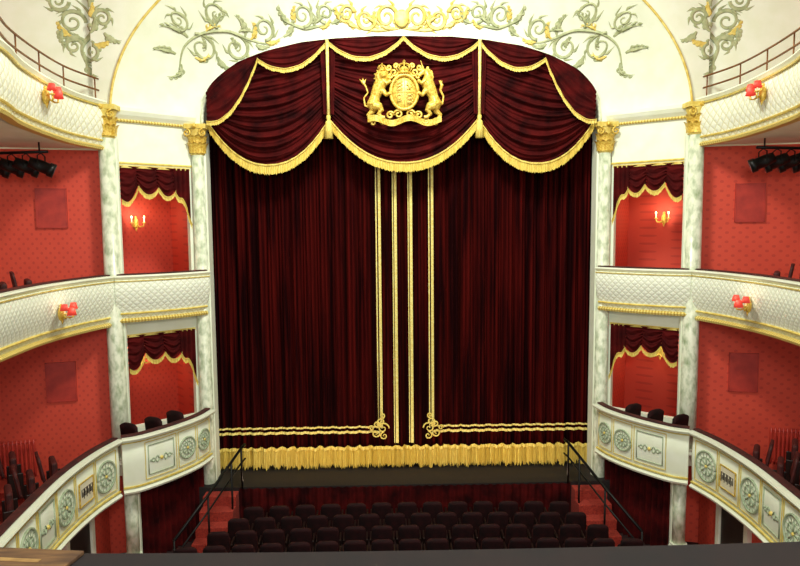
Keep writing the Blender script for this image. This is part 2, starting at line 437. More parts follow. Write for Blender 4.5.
# ------------------------------------------------------------------ stage valance
val = empty('stage_valance', (0, 13.4, 1.05), 1, 'crimson velvet swagged valance with gold fringe and tassels', 'valance')
def archz(x):
    t = min(abs(x)/4.02, 1); return 2.02+1.71*(1-t**2.5)**.4-.02
def topc(x0, x1): return lambda u: (x0+(x1-x0)*u, archz(x0+(x1-x0)*u))
EX = 3.88
big = ((-EX, -1.47, 2.06, 2.12), (-1.47, 1.53, 2.12, 2.12), (1.53, EX, 2.12, 2.06))
for i, (a, b, za, zb) in enumerate(big):
    sg = .88
    bot = lambda u, a=a, b=b, za=za, zb=zb: (a+(b-a)*u, za+(zb-za)*u-sg*sagf(u, 2.2))
    mk('swag', swag(st, topc(a, b), bot, .12, 12, .065, .14, 70, 160), 'velvet2', 1, val, True)
    C = [bot(k/60) for k in range(61)]
    mk('fringe', fringe(lambda s, z, o: st(s, z, o), [(c[0], c[1]+.03) for c in C], .19, .2, step=.012, jag=.08), 'fringe', 1, val)
an = [(-EX, 2.08), (-2.84, 3.28), (-1.47, 3.62), (0.03, 3.70), (1.53, 3.62), (2.84, 3.28), (EX, 2.08)]
for i in range(6):
    (a, za), (b, zb) = an[i], an[i+1]
    sg = (.36, .34, .36, .36, .34, .36)[i]
    bot = lambda u: (a+(b-a)*u, za+(zb-za)*u-sg*sagf(u, 2))
    mk('small_swag', swag(st, topc(a, b), bot, .30, 4, .03, .06, 30, 40), 'velvet2', 1, val, True)
    C = [bot(k/40) for k in range(41)]
    mk('fringe', fringe(st, C, .08, .35, wave=.006), 'fringe', 1, val)
for xc in (-1.47, 1.53):
    g = G().add(*tube([st(xc, 3.62, .4), st(xc, 2.9, .38), st(xc, 2.15, .34)], [.032, .028, .032], 6, .5))
    mk('cord', g, 'braid', 1, val, True)
    g = G().add(*tassel(st, xc, 2.18, .36, .46, .075))
    mk('tassel', g, 'fringe', 1, val, True)
    g = G().add(*grid(lambda u, v: st(xc+(u-.5)*.3*(1-.3*v), 3.45-1.25*v, .30+.03*sin(u*18)), 20, 10))
    mk('jabot', g, 'velvet2', 1, val, True)
mk('backing', grid(lambda u, v: (-3.98+7.96*u, 13.6, 1.9+(archz(-3.98+7.96*u)-1.9)*v), 60, 2), 'velvet', 1, val)

# ------------------------------------------------------------------ coat of arms
ca = empty('coat_of_arms', (.03, 13.0, 1.98), 1, 'gilded royal coat of arms with lion and unicorn on the valance', 'coat of arms')
CX, CZ, CY = .03, 2.6, 13.0
def rem(o):
    r = o.modifiers.new('r', 'REMESH'); r.mode = 'VOXEL'; r.voxel_size = .011; r.use_smooth_shade = True
mk('shield', ball((CX, CY, CZ-.02), .25, 24, (1, .3, 1.25)), 'gold', 1, ca, True)
g = G().add(*tube([(CX, CY-.088, CZ+.26), (CX, CY-.088, CZ-.3)], .006, 5))
g.add(*tube([(CX-.23, CY-.085, CZ-.02), (CX+.23, CY-.085, CZ-.02)], .006, 5))
mk('quartering', g, 'palegold', 1, ca, True)
def tinylion(x, z, k):
    g = G().add(*tube([(x-.045*k, CY-.09, z), (x, CY-.095, z+.004), (x+.04*k, CY-.09, z+.01)], [.012, .013, .015], 6))
    g.add(*ball((x+.055*k, CY-.09, z+.025), .016, 6))
    for q in (-.04, -.01, .03, .05): g.add(*tube([(x+q*k, CY-.09, z), (x+q*k+.008, CY-.09, z-.03)], [.007, .005], 5))
    g.add(*tube([(x-.045*k, CY-.09, z), (x-.065*k, CY-.09, z+.03), (x-.03*k, CY-.09, z+.04)], .005, 5))
    return g
for (bxx, bz) in ((-.105, .08), (.105, -.16)):
    for q in range(3): mk('charge', tinylion(CX+bxx*.95, CZ+bz+.01+(q-1)*.068, 1), 'palegold', 1, ca, True)
mk('charge', G().add(*tube([(CX+.11, CY-.085, CZ+.03), (CX+.1, CY-.09, CZ+.08), (CX+.09, CY-.09, CZ+.12), (CX+.07, CY-.085, CZ+.16)], [.015, .02, .024, .018], 6)).add(*tube([(CX+.1, CY-.09, CZ+.1), (CX+.04, CY-.09, CZ+.12)], .009, 5)).add(*tube([(CX+.11, CY-.09, CZ+.05), (CX+.05, CY-.09, CZ+.03)], .009, 5)).add(*tube([(CX+.12, CY-.085, CZ+.05), (CX+.16, CY-.08, CZ+.1), (CX+.13, CY-.08, CZ+.16)], .006, 5)), 'palegold', 1, ca, True)
g = G().add(*tube([(CX-.13, CY-.08, CZ-.2), (CX-.15, CY-.08, CZ-.1), (CX-.1, CY-.09, CZ-.06), (CX-.05, CY-.09, CZ-.1), (CX-.06, CY-.09, CZ-.18), (CX-.13, CY-.08, CZ-.2)], .011, 5))
for q in range(4): g.add(*tube([(CX-.14+q*.02, CY-.09, CZ-.19+q*.002), (CX-.06, CY-.09, CZ-.12+q*.01)], .004, 4))
mk('charge', g, 'palegold', 1, ca, True)
mk('garter', tube([(CX+.265*cos(2*pi*t/32), CY-.06, CZ-.02+.33*sin(2*pi*t/32)) for t in range(33)], .034, 8), 'gold', 1, ca, True)
def crown(cx, cy, cz, k_):
    g = G().add(*lathe([(.11*k_, 0), (.13*k_, .01*k_), (.13*k_, .05*k_), (.11*k_, .06*k_), (.0, .06*k_)], (cx, cy, cz), 16))
    for k in range(8):
        a = k*pi/4; g.add(*tube([(cx+cos(a)*r*k_, cy+sin(a)*r*k_, cz+(.04+h)*k_) for r, h in ((.12, 0), (.16, .07), (.13, .15), (.05, .18), (0, .15))], .014*k_, 5))
    g.add(*ball((cx, cy, cz+.09*k_), .1*k_, 10, (1, 1, .8))); g.add(*ball((cx, cy, cz+.23*k_), .03*k_))
    g.add(*box(cx-.01*k_, cx+.01*k_, cy-.01, cy+.01, cz+.24*k_, cz+.3*k_)).add(*box(cx-.03*k_, cx+.03*k_, cy-.01, cy+.01, cz+.26*k_, cz+.28*k_))
    return g
mk('crown', crown(CX, CY-.02, CZ+.33, .9), 'gold', 1, ca, True)
def beast(sx, unicorn):
    def q(L): return [(CX+sx*(c[0]-.03), CY+(c[2] if len(c) > 2 else 0), CZ+c[1]) for c in L]
    def T(P, R, n=8): return tube(P, [r*1.22 for r in R] if isinstance(R, list) else R*1.2, n)
    g = G()
    g.add(*T(q([(.64, -.36), (.64, -.25), (.6, -.1), (.54, .04), (.49, .15), (.47, .26)]), [.05, .11, .08, .1, .105, .07], 12))
    g.add(*T(q([(.62, -.27, -.04), (.52, -.3, -.06), (.48, -.37, -.06), (.54, -.44, -.06), (.47, -.5, -.06), (.41, -.505, -.06)]), [.085, .07, .045, .034, .032, .03], 10))
    g.add(*T(q([(.65, -.3, .02), (.66, -.38, .02), (.74, -.45, .02), (.69, -.53, .02), (.62, -.54, 0)]), [.085, .05, .036, .032, .03], 10))
    g.add(*T(q([(.5, .13, -.04), (.43, .2, -.08), (.37, .14, -.09), (.31, .18, -.1), (.29, .2, -.1)]), [.065, .042, .034, .03, .03], 10))
    g.add(*T(q([(.5, .04, -.03), (.42, -.02, -.06), (.38, -.08, -.08), (.32, -.05, -.1), (.29, -.04, -.1)]), [.06, .042, .034, .03, .03], 10))
    if unicorn:
        g.add(*T(q([(.48, .2), (.49, .3), (.46, .38), (.4, .38, -.02), (.34, .32, -.04), (.31, .28, -.05)]), [.085, .06, .052, .048, .03, .028], 10))
        g.add(*T(q([(.42, .4, -.02), (.38, .5, -.03), (.35, .6, -.04)]), [.018, .012, .005], 6))
        for e in (0, .03): g.add(*T(q([(.47+e, .41, -.01), (.48+e, .48, -.01)]), [.02, .006], 6))
        for k in range(6): g.add(*T(q([(.51, .4-k*.05), (.57, .38-k*.05), (.6+.012*(k % 2), .31-k*.05)]), [.03, .02, .008], 6))
        g.add(*T(q([(.7, -.27), (.78, -.24), (.8, -.1), (.74, .02), (.77, .12), (.72, .2)]), [.018, .018, .018, .024, .032, .008], 6))
        for a in (0, .35, -.35): g.add(*T(q([(.76, .1), (.74+.1*a, .22)]), [.018, .005], 6))
    else:
        g.add(*ball((CX+sx*.43, CY-.03, CZ+.28), .11, 14, (1, .8, 1.05)))
        g.add(*ball((CX+sx*.41, CY-.1, CZ+.3), .07, 12, (1, .9, 1.1)))
        g.add(*ball((CX+sx*.40, CY-.16, CZ+.275), .036, 8, (1.15, .8, .8)))
        for e in (-1, 1): g.add(*ball((CX+sx*.415+e*.055, CY-.08, CZ+.37), .02, 6))
        for rr in (0, 1):
            for k in range(12):
                a = 2*pi*(k+rr*.5)/12; r0 = .07+rr*.02; r1 = .14+.03*rr
                g.add(*T(q([(.46+r0*cos(a), .28+r0*sin(a), -.08+rr*.04), (.46+r1*cos(a+.15), .265+r1*1.1*sin(a+.15), -.03+rr*.03)]), [.026, .009], 6))
        for k in range(4): g.add(*T(q([(.47+.02*k, .18-.04*k, -.08), (.45+.02*k, .1-.04*k, -.09)]), [.028, .008], 6))
        g.add(*T(q([(.7, -.3), (.8, -.27), (.82, -.12), (.74, -.02), (.78, .1), (.83, .17)]), [.018, .018, .016, .016, .018, .02], 6))
        for a in (-.6, 0, .6): g.add(*T(q([(.82, .15), (.84-.12*sin(a), .15+.12*cos(a))]), [.025, .006], 6))
    return g
mk('lion', beast(-1, False), 'gold', 1, ca, True, mods=rem)
mk('lion_crown', crown(CX-.43, CY-.05, CZ+.385, .5), 'gold', 1, ca, True)
mk('unicorn', beast(1, True), 'gold', 1, ca, True, mods=rem)
mk('motto_ribbon', grid(lambda u, v: (CX-.72+1.44*u, CY-.08-.04*sin(u*14), CZ-.565+.045*sin(u*4*pi+.6)+.12*(v-.5)), 40, 3), 'gold', 1, ca, True)
for sx in (-1, 1):
    for (x, z, r, a0, d) in ((.12, -.44, .09, 0, 1), (.28, -.46, .08, pi, -1), (.2, .36, .08, pi, 1), (.3, .45, .06, 0, -1), (.27, .28, .05, 0, 1), (.16, .48, .05, pi, -1), (.42, -.56, .07, pi, 1), (.62, -.6, .06, 0, 1)):
        mk('mantling_scroll', tube([(CX+sx*(x+r*(1-.8*t/20)*cos(a0+d*t*.42)), CY-.03, CZ+z+r*(1-.8*t/20)*sin(a0+d*t*.42)) for t in range(21)], .023, 6), 'gold', 1, ca, True)

# ------------------------------------------------------------------ balconies and box fronts
PU = catmull([(-5.48, 12.08), (-5.62, 11.2), (-5.55, 10.2), (-5.36, 9.1), (-5.05, 8.0), (-4.85, 6), (-4.8, 4)], 12)
PM = catmull([(-5.42, 12.08), (-5.64, 11.3), (-5.76, 10.3), (-5.7, 9.2), (-5.5, 7.5), (-5.4, 5.5), (-5.1, 3.2), (-3.9, 2.0), (-2.7, 1.6)], 12)
PL = catmull([(-5.14, 11.3), (-5.27, 10.6), (-5.3, 9.6), (-5.18, 8.4), (-5.0, 7), (-4.85, 5.5)], 12)
BU = catmull([(-3.98, 13.16), (-4.3, 12.78), (-4.75, 12.4), (-5.2, 12.12), (-5.36, 12.06)], 10)
BL = catmull([(-3.99, 13.08), (-4.1, 12.6), (-4.4, 12.02), (-4.8, 11.5), (-5.08, 11.33)], 10)

def ringg(fr, s, z, o, r, R=.018, sq=1):
    return tube([fr(s+r*sq*cos(2*pi*t/28), z+r*sin(2*pi*t/28), o) for t in range(29)], R, 6)
def rectg(fr, s0, s1, z0, z1, o, t=.018):
    g = G(); n = 8
    for z in (z0, z1): g.add(*tube([fr(s0+(s1-s0)*i/n, z, o) for i in range(n+1)], t, 5))
    for s in (s0, s1): g.add(*tube([fr(s, z0, o), fr(s, z1, o)], t, 5))
    return g.V, g.F
def parapet(parent, P, z0, z1, style, S):
    H = z1-z0; fr = pathframe(P)
    if style == 'lattice':
        body = [(-.14, z0), (.0, z0), (.03, z0+.12), (.09, z0+.3), (.11, z0+.5), (.07, z1-.12), (.02, z1-.06), (-.14, z1-.06)]
    elif style == 'quilt':
        body = [(-.14, z0), (-.06, z0), (-.04, z0+.12), (.05, z0+.3), (.1, z0+.55), (.1, z1-.12), (.04, z1-.05), (-.14, z1-.05)]
    else:
        body = [(-.12, z0), (-.02, z0), (.0, z0+.12), (.02, z0+.5*H), (.0, z1-.05), (-.12, z1-.05)]
    mk('parapet', sweep(P, body), {'lattice': 'lattice', 'quilt': 'quilt', 'panel': 'cream'}[style], S, parent, True)
    b0 = body[1][0]
    mk('lower_moulding', sweep(P, [(b0-.06, z0-.03), (b0+.06, z0-.03), (b0+.08, z0+.01), (b0+.04, z0+.045), (b0-.06, z0+.045)]), 'cream' if style == 'panel' else 'beads', S, parent)
    mk('lower_band', sweep(P, [(b0-.02, z0+.12), (b0+.06, z0+.12), (b0+.07, z0+.14), (b0+.05, z0+.155), (b0-.02, z0+.155)]) if style != 'panel' else sweep(P, [(-.02, z0+.07), (.03, z0+.07), (.03, z0+.095), (-.02, z0+.095)]), 'palegold', S, parent)
    mk('cap_moulding', sweep(P, [(-.1, z1-.09), (.09, z1-.09), (.13, z1-.04), (.12, z1-.015), (-.1, z1-.015)]), 'cream', S, parent)
    mk('gilt_line', sweep(P, [(0, z1-.13), (.115 if style != 'panel' else .03, z1-.13), (.12 if style != 'panel' else .035, z1-.11), (0, z1-.11)]), 'palegold', S, parent)
    if style == 'quilt':
        mk('ledge_pad', sweep(P, [(-.1, z1-.02), (.02, z1-.02), (.03, z1), (.02, z1+.01), (-.1, z1+.01)]), 'ledge', S, parent, label='maroon velvet padded ledge')
    if style == 'panel':
        mk('ledge_pad', sweep(P, [(-.12, z1-.02), (.0, z1-.02), (.02, z1), (.0, z1+.015), (-.1, z1+.015), (-.12, z1)]), 'ledge', S, parent, label='maroon velvet padded ledge')
        L = arclen(P)[-1]; zc = z0+.5*H-.02; s = .08; i = 0
        while s < L-.3:
            k = ['ring', 'key', 'ring', 'rect'][i % 4] if L > 3 else ['ring', 'ring', 'rect', 'ring', 'rect'][min(i, 4)]
            wd = {'rect': .66, 'ring': .62, 'key': .62}[k] if L > 3 else {'rect': .7, 'ring': .5}[k]
            R_ = .26 if L > 3 else .2
            if s+wd > L-.02: break
            mk('panel_frame', rectg(fr, s+.02, s+wd-.03, z0+.17, z1-.17, .022, .008), 'palegold', S, parent)
            m = s+wd/2; o_ = .026
            if k == 'ring':
                g = G().add(*ringg(fr, m, zc, o_, R_, .02)); g.add(*ringg(fr, m, zc, o_, R_*.6, .012))
                for a in range(8): g.add(*tube([fr(m+R_*.1*cos(a*pi/4), zc+R_*.1*sin(a*pi/4), o_), fr(m+R_*.6*cos(a*pi/4), zc+R_*.6*sin(a*pi/4), o_)], [.008, .018], 5))
                for a in range(16): g.add(*tube([fr(m+R_*.6*cos(a*pi/8), zc+R_*.6*sin(a*pi/8), o_), fr(m+R_*cos(a*pi/8), zc+R_*sin(a*pi/8), o_)], .005, 5))
                mk('painted_roundel', g, 'green', S, parent, True)
                mk('gilt_boss', ball(fr(m, zc, o_), .03, 8), 'palegold', S, parent, True)
            elif k == 'rect':
                g = G().add(*rectg(fr, s+.08, s+wd-.09, z0+.24, z1-.24, o_-.005, .01))
                for q in (-1, 1):
                    g.add(*tube([fr(m+q*(.05+.018*t), zc+.07*sin(t*.7)*(1-t/14), o_-.003) for t in range(11)], .012, 5))
                    g.add(*tube([fr(m+q*(.05+.018*t), zc-.07*sin(t*.7)*(1-t/14), o_-.003) for t in range(11)], .012, 5))
                mk('painted_cartouche', g, 'green', S, parent, True)
                mk('gilt_boss', ball(fr(m, zc, o_), .035, 8), 'palegold', S, parent, True)
            else:
                mk('ivory_plaque', G().add(*box(s+.09, s+wd-.1, .0, o_+.01, zc-.19, zc+.19, fr)), 'plate', S, parent, bevel=.006)
                mk('plaque_frame', rectg(fr, s+.09, s+wd-.1, zc-.19, zc+.19, o_+.01, .014), 'gold', S, parent)
                g = G(); nn_ = 4; w_ = (wd-.27)/nn_
                for q in range(nn_):
                    a_ = s+.13+q*w_; zz = [(0, -.08), (0, .08), (.8, .08), (.8, -.04), (.4, -.04), (.4, .03)]
                    g.add(*tube([fr(a_+u_*w_*.9, zc+v_, o_+.018) for u_, v_ in zz], .006, 5))
                mk('fret_marks', g, 'wood', S, parent)
            s += wd; i += 1

def slab(P, z, t=.12, xw=-8.6, off=-.12):
    V = []; n = len(P); Q = []
    for i, p in enumerate(P):
        nn, _ = pnorm(P, i); Q.append(Vector((p.x+nn.x*off, p.y+nn.y*off)))
    for p in Q: V += [(p.x, p.y, z), (xw, min(p.y, 11.55), z), (p.x, p.y, z-t), (xw, min(p.y, 11.55), z-t)]
    F = []
    for i in range(n-1):
        a = 4*i; b = a+4
        F += [(a, a+1, b+1, b), (a+2, a+3, b+3, b+2), (a, a+2, b+2, b)]
    F += [(0, 1, 3, 2), (4*n-4, 4*n-3, 4*n-1, 4*n-2)]
    return V, F
for S in (1, -1):
    p = empty('balcony', (-6, 9, 1.33), S, 'cream and gold lattice-fronted top balcony with bronze rails', 'balcony')
    mk('slab', slab(PU, 1.55), 'cream', S, p); parapet(p, PU, 1.43, 2.28, 'lattice', S)
    for zz in (2.46, 2.66): mk('rail', tube([(q.x-.02, q.y, zz) for q in PU], .018, 6), 'bronze', S, p, True)
    L = arclen(PU)[-1]
    k = .1
    while k < L:
        q, n_, d_ = pat(PU, k); mk('rail_post', tube([(q.x-.02, q.y, 2.22), (q.x-.02, q.y, 2.66)], .013, 6), 'bronze', S, p, True); k += .9
    p = empty('balcony', (-6, 9, -1.9), S, 'white quilted-plaster middle balcony with gilded lower moulding', 'balcony')
    mk('slab', slab(PM[:60], -1.66), 'cream', S, p); parapet(p, PM, -1.8, -.87, 'quilt', S)
    p = empty('balcony', (-6, 9, -4.9), S, 'cream lower balcony with painted green roundel panels', 'balcony')
    mk('slab', slab(PL, -4.68), 'carpet', S, p); parapet(p, PL, -4.76, -3.71, 'panel', S)
    p = empty('theatre_box', (-4.7, 12.5, -1.76), S, 'white quilted-plaster box front with gilded moulding', 'theatre box')
    parapet(p, BU, -1.74, -.87, 'quilt', S)
    p = empty('theatre_box', (-4.6, 12.2, -4.72), S, 'bowed cream box front with painted green roundels', 'theatre box')
    parapet(p, BL, -4.72, -3.7, 'panel', S)
    V = []; n = len(BL)
    for i, q in enumerate(BL):
        t = i/(n-1); b_ = bx(LAB*(1-t), 0, -.05); V += [(q.x, q.y, -4.7), (b_[0], b_[1], -4.7)]
    mk('box_floor', (V, [(2*i, 2*i+1, 2*i+3, 2*i+2) for i in range(n-1)]), 'cream', S, p, solid=.06)
    a = Vector((-5.02, 11.85)); b = Vector((-4.14, 13.1)); d = (b-a); Ld = d.length; d = d/Ld; nn = Vector((d.y, -d.x))
    mk('door_curtain', grid(lambda u, v: (a.x+d.x*Ld*u+nn.x*.035*sin(u*80+sin(u*9)), a.y+d.y*Ld*u+nn.y*.035*sin(u*80+sin(u*9)), FLOOR+.02+1.57*v), 200, 4), 'velvet2', S, None, True,
           label='pleated maroon curtain hanging beneath the box', cat='curtain')
# near ledge of the middle balcony
p = empty('balcony', (0, 1.3, -1.9), 1, 'near-black velvet padded ledge of the middle balcony front', 'balcony')
NP = catmull([(-2.6, 1.48), (-1.4, 1.38), (0, 1.35), (1.4, 1.38), (2.6, 1.48)], 8)
mk('parapet', sweep(NP, [(-.0, -1.76), (.24, -1.76), (.24, -.95), (-.0, -.95)]), 'quilt', 1, p)
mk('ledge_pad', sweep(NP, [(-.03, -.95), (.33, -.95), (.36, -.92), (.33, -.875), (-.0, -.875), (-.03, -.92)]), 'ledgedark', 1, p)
p = empty('theatre_programme', (-1.35, 1.5, -.87), 1, 'worn brown printed card lying on the dark ledge', 'programme')
def pc(x0, x1, y0, y1, z0, z1):
    V_, F_ = box(x0, x1, y0, y1, z0, z1)
    V_ = [(-1.34+x-(.12*(.24-y) if x > 0 else 0)+.05*y, 1.51+y-.12*x, -.874+z) for x, y, z in V_]
    return V_, F_
mk('cover', pc(-.32, .14, -.12, .2, 0, .012), 'tan', 1, p, bevel=.003)
for k in range(3): mk('printed_line', pc(-.27, .06, .13-k*.06, .145-k*.06, .0125, .0135), 'tan2', 1, p)

# ------------------------------------------------------------------ box valances
for S in (1, -1):
    for (zt, lab) in ((1.14, 'upper'), (-2.06, 'lower')):
        p = empty('box_valance', bx(LAB/2, zt-.6, -.05), S, 'swagged maroon velvet box valance with gold fringe', 'valance')
        pts = [(.17, zt-.62), (.48, zt-.36), (.86, zt-.38), (1.2, zt-.42)]
        for i in range(3):
            (a, za), (b, zb) = pts[i], pts[i+1]
            bot = lambda u: (a+(b-a)*u, za+(zb-za)*u-.15*sagf(u, 2))
            mk('swag', swag(bx, lambda u: (a+(b-a)*u, zt), bot, .02, 4, .03, .05, 20, 40), 'velvet2', S, p, True)
            mk('fringe', fringe(bx, [bot(k/20) for k in range(21)], .085, .07, wave=.006), 'fringe', S, p)
        def tb(u): return 1.18+.32*u, zt-.45-.3*u-.32*(u**3)-.05*sin(u*9)
        mk('tail', grid(lambda u, v: bx(1.18+.32*u, zt+(tb(u)[1]-zt)*v, .05+.03*sin(u*22)), 24, 6), 'velvet2', S, p, True)
        mk('fringe', fringe(bx, [tb(k/12) for k in range(13)], .1, .09, wave=.006), 'fringe', S, p)
        mk('pelmet_edge', box(.16, 1.52, .0, .03, zt-.03, zt+.02, bx), 'palegold', S, p)

# ------------------------------------------------------------------ sconces
def sconce(c, nrm, S, style, lab):
    c = Vector(c); n = Vector((nrm[0], nrm[1], 0)).normalized(); t = Vector((-n.y, n.x, 0)); up = Vector((0, 0, 1))
    p = empty('wall_sconce', (c.x, c.y, c.z-.15), S, lab, 'wall lamp')
    def q(a, b, o): v = c+t*a+up*b+n*o; return (v.x, v.y, v.z)
    g = G().add(*ball(q(0, 0, .0), .07, 12, (.8, .8, 1.7)))
    g.add(*ball(q(0, .13, .0), .03)).add(*tube([q(0, -.1, .01), q(0, -.17, .01)], [.025, .004], 6))
    mk('backplate', g, 'gold', S, p, True)
    for a in (-1, 1):
        g = G().add(*tube([q(0, -.02, .03), q(a*.05, -.07, .1), q(a*.11, -.06, .13), q(a*.13, .0, .13)], .014, 6))
        g.add(*lathe([(0, 0), (.04, .01), (.035, .025), (0, .025)], q(a*.13, 0, .13), 10))
        mk('arm', g, 'gold', S, p, True)
        mk('candle', lathe([(.012, .02), (.012, .11), (.004, .115)], q(a*.13, 0, .13), 8), 'candle', S, p, True)
        if style == 'shade':
            mk('lamp_shade', lathe([(.068, .07), (.042, .17), (.038, .17), (.062, .07)], q(a*.13, 0, .13), 14), 'shade', S, p, True)
        else:
            mk('bulb', ball(q(a*.13, .135, .13), .016, 8, (1, 1, 1.5)), 'flame', S, p, True)
    if style == 'shade':
        mk('lamp_shade', lathe([(.075, -.02), (.045, .1), (.04, .1), (.07, -.02)], q(0, .0, .17), 14), 'shade', S, p, True)
    ld = bpy.data.lights.new('lamp', 'POINT'); ld.energy = 2 if style == 'shade' else 10; ld.color = (1, .82, .58); ld.shadow_soft_size = .05
    lo = bpy.data.objects.new('lamp_light', ld); COL.objects.link(lo); v = q(0, .18, .3); lo.location = (v[0]*S, v[1], v[2]+E)
for S in (1, -1):
    q, n_, _ = pat(PU, 2.2); sconce((q.x+n_.x*.15, q.y+n_.y*.15, 1.93), n_, S, 'shade', 'gilded twin-arm sconce with red shades on lattice balcony front')
    q, n_, _ = pat(PM, 1.6); sconce((q.x+n_.x*.15, q.y+n_.y*.15, -1.38), n_, S, 'shade', 'gilded twin-arm sconce with red shades on quilted balcony front')
    for z in (.08, -2.85): sconce(bx(.95, z, -1.5), OUT, S, 'bulb', 'gilded two-candle sconce on red box wallpaper')

# ------------------------------------------------------------------ seats
def seat_proto(m, lab, grp, w=.5, arms=True, hb=.88, pw=3):
    p = empty('theatre_chair', (0, 0, -50), 1, lab, 'seat', grp); z = -50
    def back(u, v):
        x = (u-.5)*w*.9*(1-.06*v*v); h = .42+(hb-.42)*v; top = .06*(1-abs(2*u-1)**pw)*v
        return (x, -.2-.07*v-.02*sin(pi*u), z+h+top)
    g = G().add(*grid(back, 14, 8))
    mk('backrest', g, m, 1, p, True, solid=.045)
    g = G().add(*box(-w*.4, w*.4, -.12, -.02, z+.36, z+.72)); mk('tip_up_cushion', g, m, 1, p, bevel=.04)
    for sx in (-1, 1):
        if arms: g = G().add(*box(sx*w*.48-.018, sx*w*.48+.018, -.2, .12, z+.6, z+.64)).add(*box(sx*w*.48-.012, sx*w*.48+.012, -.1, .1, z, z+.6))
        else: g = G().add(*box(sx*w*.42-.012, sx*w*.42+.012, -.16, .06, z, z+.45))
        mk('armrest' if arms else 'side_support', g, 'wood', 1, p, bevel=.01)
    return p
ps = seat_proto('seat', 'dark plum tip-up stalls seat in a curved row', 'stalls seats in rows', .44, hb=.88, pw=5)
rows = ((12.6, 13, .5), (12.12, 14, .49), (11.62, 15, .49), (11.1, 17, .48), (10.56, 17, .48), (10.0, 17, .48), (9.4, 17, .48))
for y, n, pitch in rows:
    for i in range(n):
        x = (i-(n-1)/2)*pitch
        dup(ps, (x, y-.01*x*x, FLOOR), -x*.02)
pb = seat_proto('seatred', 'maroon upholstered balcony seat behind the parapet', 'balcony seats', .58, False, .8, 6)
for S in (1, -1):
    for (x, y, z) in ((-6.4, 11.2, -1.58), (-6.46, 10.58, -1.58), (-6.5, 9.96, -1.58), (-7.05, 11.1, -1.4), (-7.1, 10.48, -1.4),
                      (-6.05, 11.0, -4.66), (-6.1, 10.38, -4.66), (-6.1, 9.76, -4.66), (-6.7, 10.95, -4.55), (-6.75, 10.33, -4.55), (-6.75, 9.72, -4.55), (-6.05, 9.14, -4.66)):
        dup(pb, (x*S, y, z), -S*1.0)
for pr in (ps, pb):
    for c in list(pr.children): bpy.data.objects.remove(c)
    bpy.data.objects.remove(pr)
def chair(x, y, z, rz, S):
    p = empty('box_chair', (0, 0, -50), 1, 'dark upholstered chair standing in the lower box', 'chair', 'chairs in the lower boxes'); Z = -50
    def back(u, v): return ((u-.5)*.42, -.2-.05*v, Z+.5+.55*v+.06*(1-(2*u-1)**4)*v)
    mk('backrest', G().add(*grid(back, 10, 6)), 'seat', 1, p, True, solid=.05)
    mk('seat', box(-.22, .22, -.2, .2, Z+.42, Z+.5), 'seat', 1, p, bevel=.03)
    for a in (-1, 1):
        for b in (-1, 1): mk('leg', tube([(a*.19, b*.17, Z+.42), (a*.2, b*.19, Z)], [.02, .013], 6), 'wood', 1, p)
    p.location = (x*S, y, z+E); p.rotation_euler = (0, 0, rz*S)
for S in (1, -1):
    chair(-4.98, 11.98, -4.68, -.5, S); chair(-4.66, 12.34, -4.68, -.5, S); chair(-4.38, 12.74, -4.68, -.5, S)

# ------------------------------------------------------------------ steps, handrails, apron drape
for S in (1, -1):
    g = G()
    for i in range(5):
        g.add(*box(-4.08, -3.42, 12.94-(i+1)*.28, 12.94-i*.28, FLOOR, STAGE-(i+.35)*.19))
    mk('stage_steps', g, 'carpet', S, None, bevel=.01, label='red carpeted steps from the stalls to the stage', cat='steps')
    p = empty('handrail', (-3.4, 12.2, FLOOR), S, 'black metal handrail beside the stage steps', 'handrail')
    top = [(-3.3, 13.08, -4.46), (-3.34, 12.9, -4.48), (-3.7, 11.7, -4.95), (-4.05, 10.8, -5.36)]
    mk('top_rail', tube(top, .028, 8), 'black', S, p, True)
    mk('lower_rail', tube([(a, b, c-.3) for a, b, c in top], .018, 8), 'black', S, p, True)
    for a, b, c in (top[1], (-3.45, 12.5, -4.637), top[2], top[3]):
        mk('post', tube([(a, b, c), (a, b, FLOOR if b < 12.8 else STAGE)], .02, 8), 'black', S, p, True)
mk('apron_drape', grid(lambda u, v: (-3.4+6.8*u, 12.9+.025*sin(u*260), FLOOR+.02+(STAGE-FLOOR-.03)*v), 900, 2), 'velvet2', 1, None, True, label='pleated dark red drape along the stage front', cat='curtain')

# ------------------------------------------------------------------ spotlights under top balcony
for S in (1, -1):
    mk('lighting_bar', G().add(*tube([(-7.3, 11.3, 1.26), (-5.95, 11.05, 1.26)], .025, 8)).add(*tube([(-6.1, 11.08, 1.26), (-6.1, 11.08, 1.42)], .015, 6)).add(*tube([(-7.1, 11.26, 1.26), (-7.1, 11.26, 1.42)], .015, 6)), 'black', S, None, True, label='black steel lighting bar under the top balcony', cat='lighting bar')
    for i in range(5):
        x, y, z = -7.15+i*.27, 11.27-i*.05, 1.02
        p = empty('spotlight', (x, y, z-.15), S, 'black theatre spotlight clamped to the lighting bar', 'spotlight', 'spotlights on lighting bars')
        d = Vector((.75, .35, -.35)).normalized()
        a = Vector((x, y, z))
        mk('body', tube([a-d*.2, a-d*.19, a-d*.05, a+d*.1, a+d*.11, a+d*.2], [.03, .085, .1, .1, .12, .12], 12), 'black', S, p, True)
        mk('lens', tube([a+d*.185, a+d*.205], [.1, .095], 12), 'glass', S, p)
        mk('yoke', tube([(x, y-.12, z), (x, y-.12, z+.17), (x, y, z+.22), (x, y+.12, z+.17), (x, y+.12, z)], .012, 6), 'black', S, p)

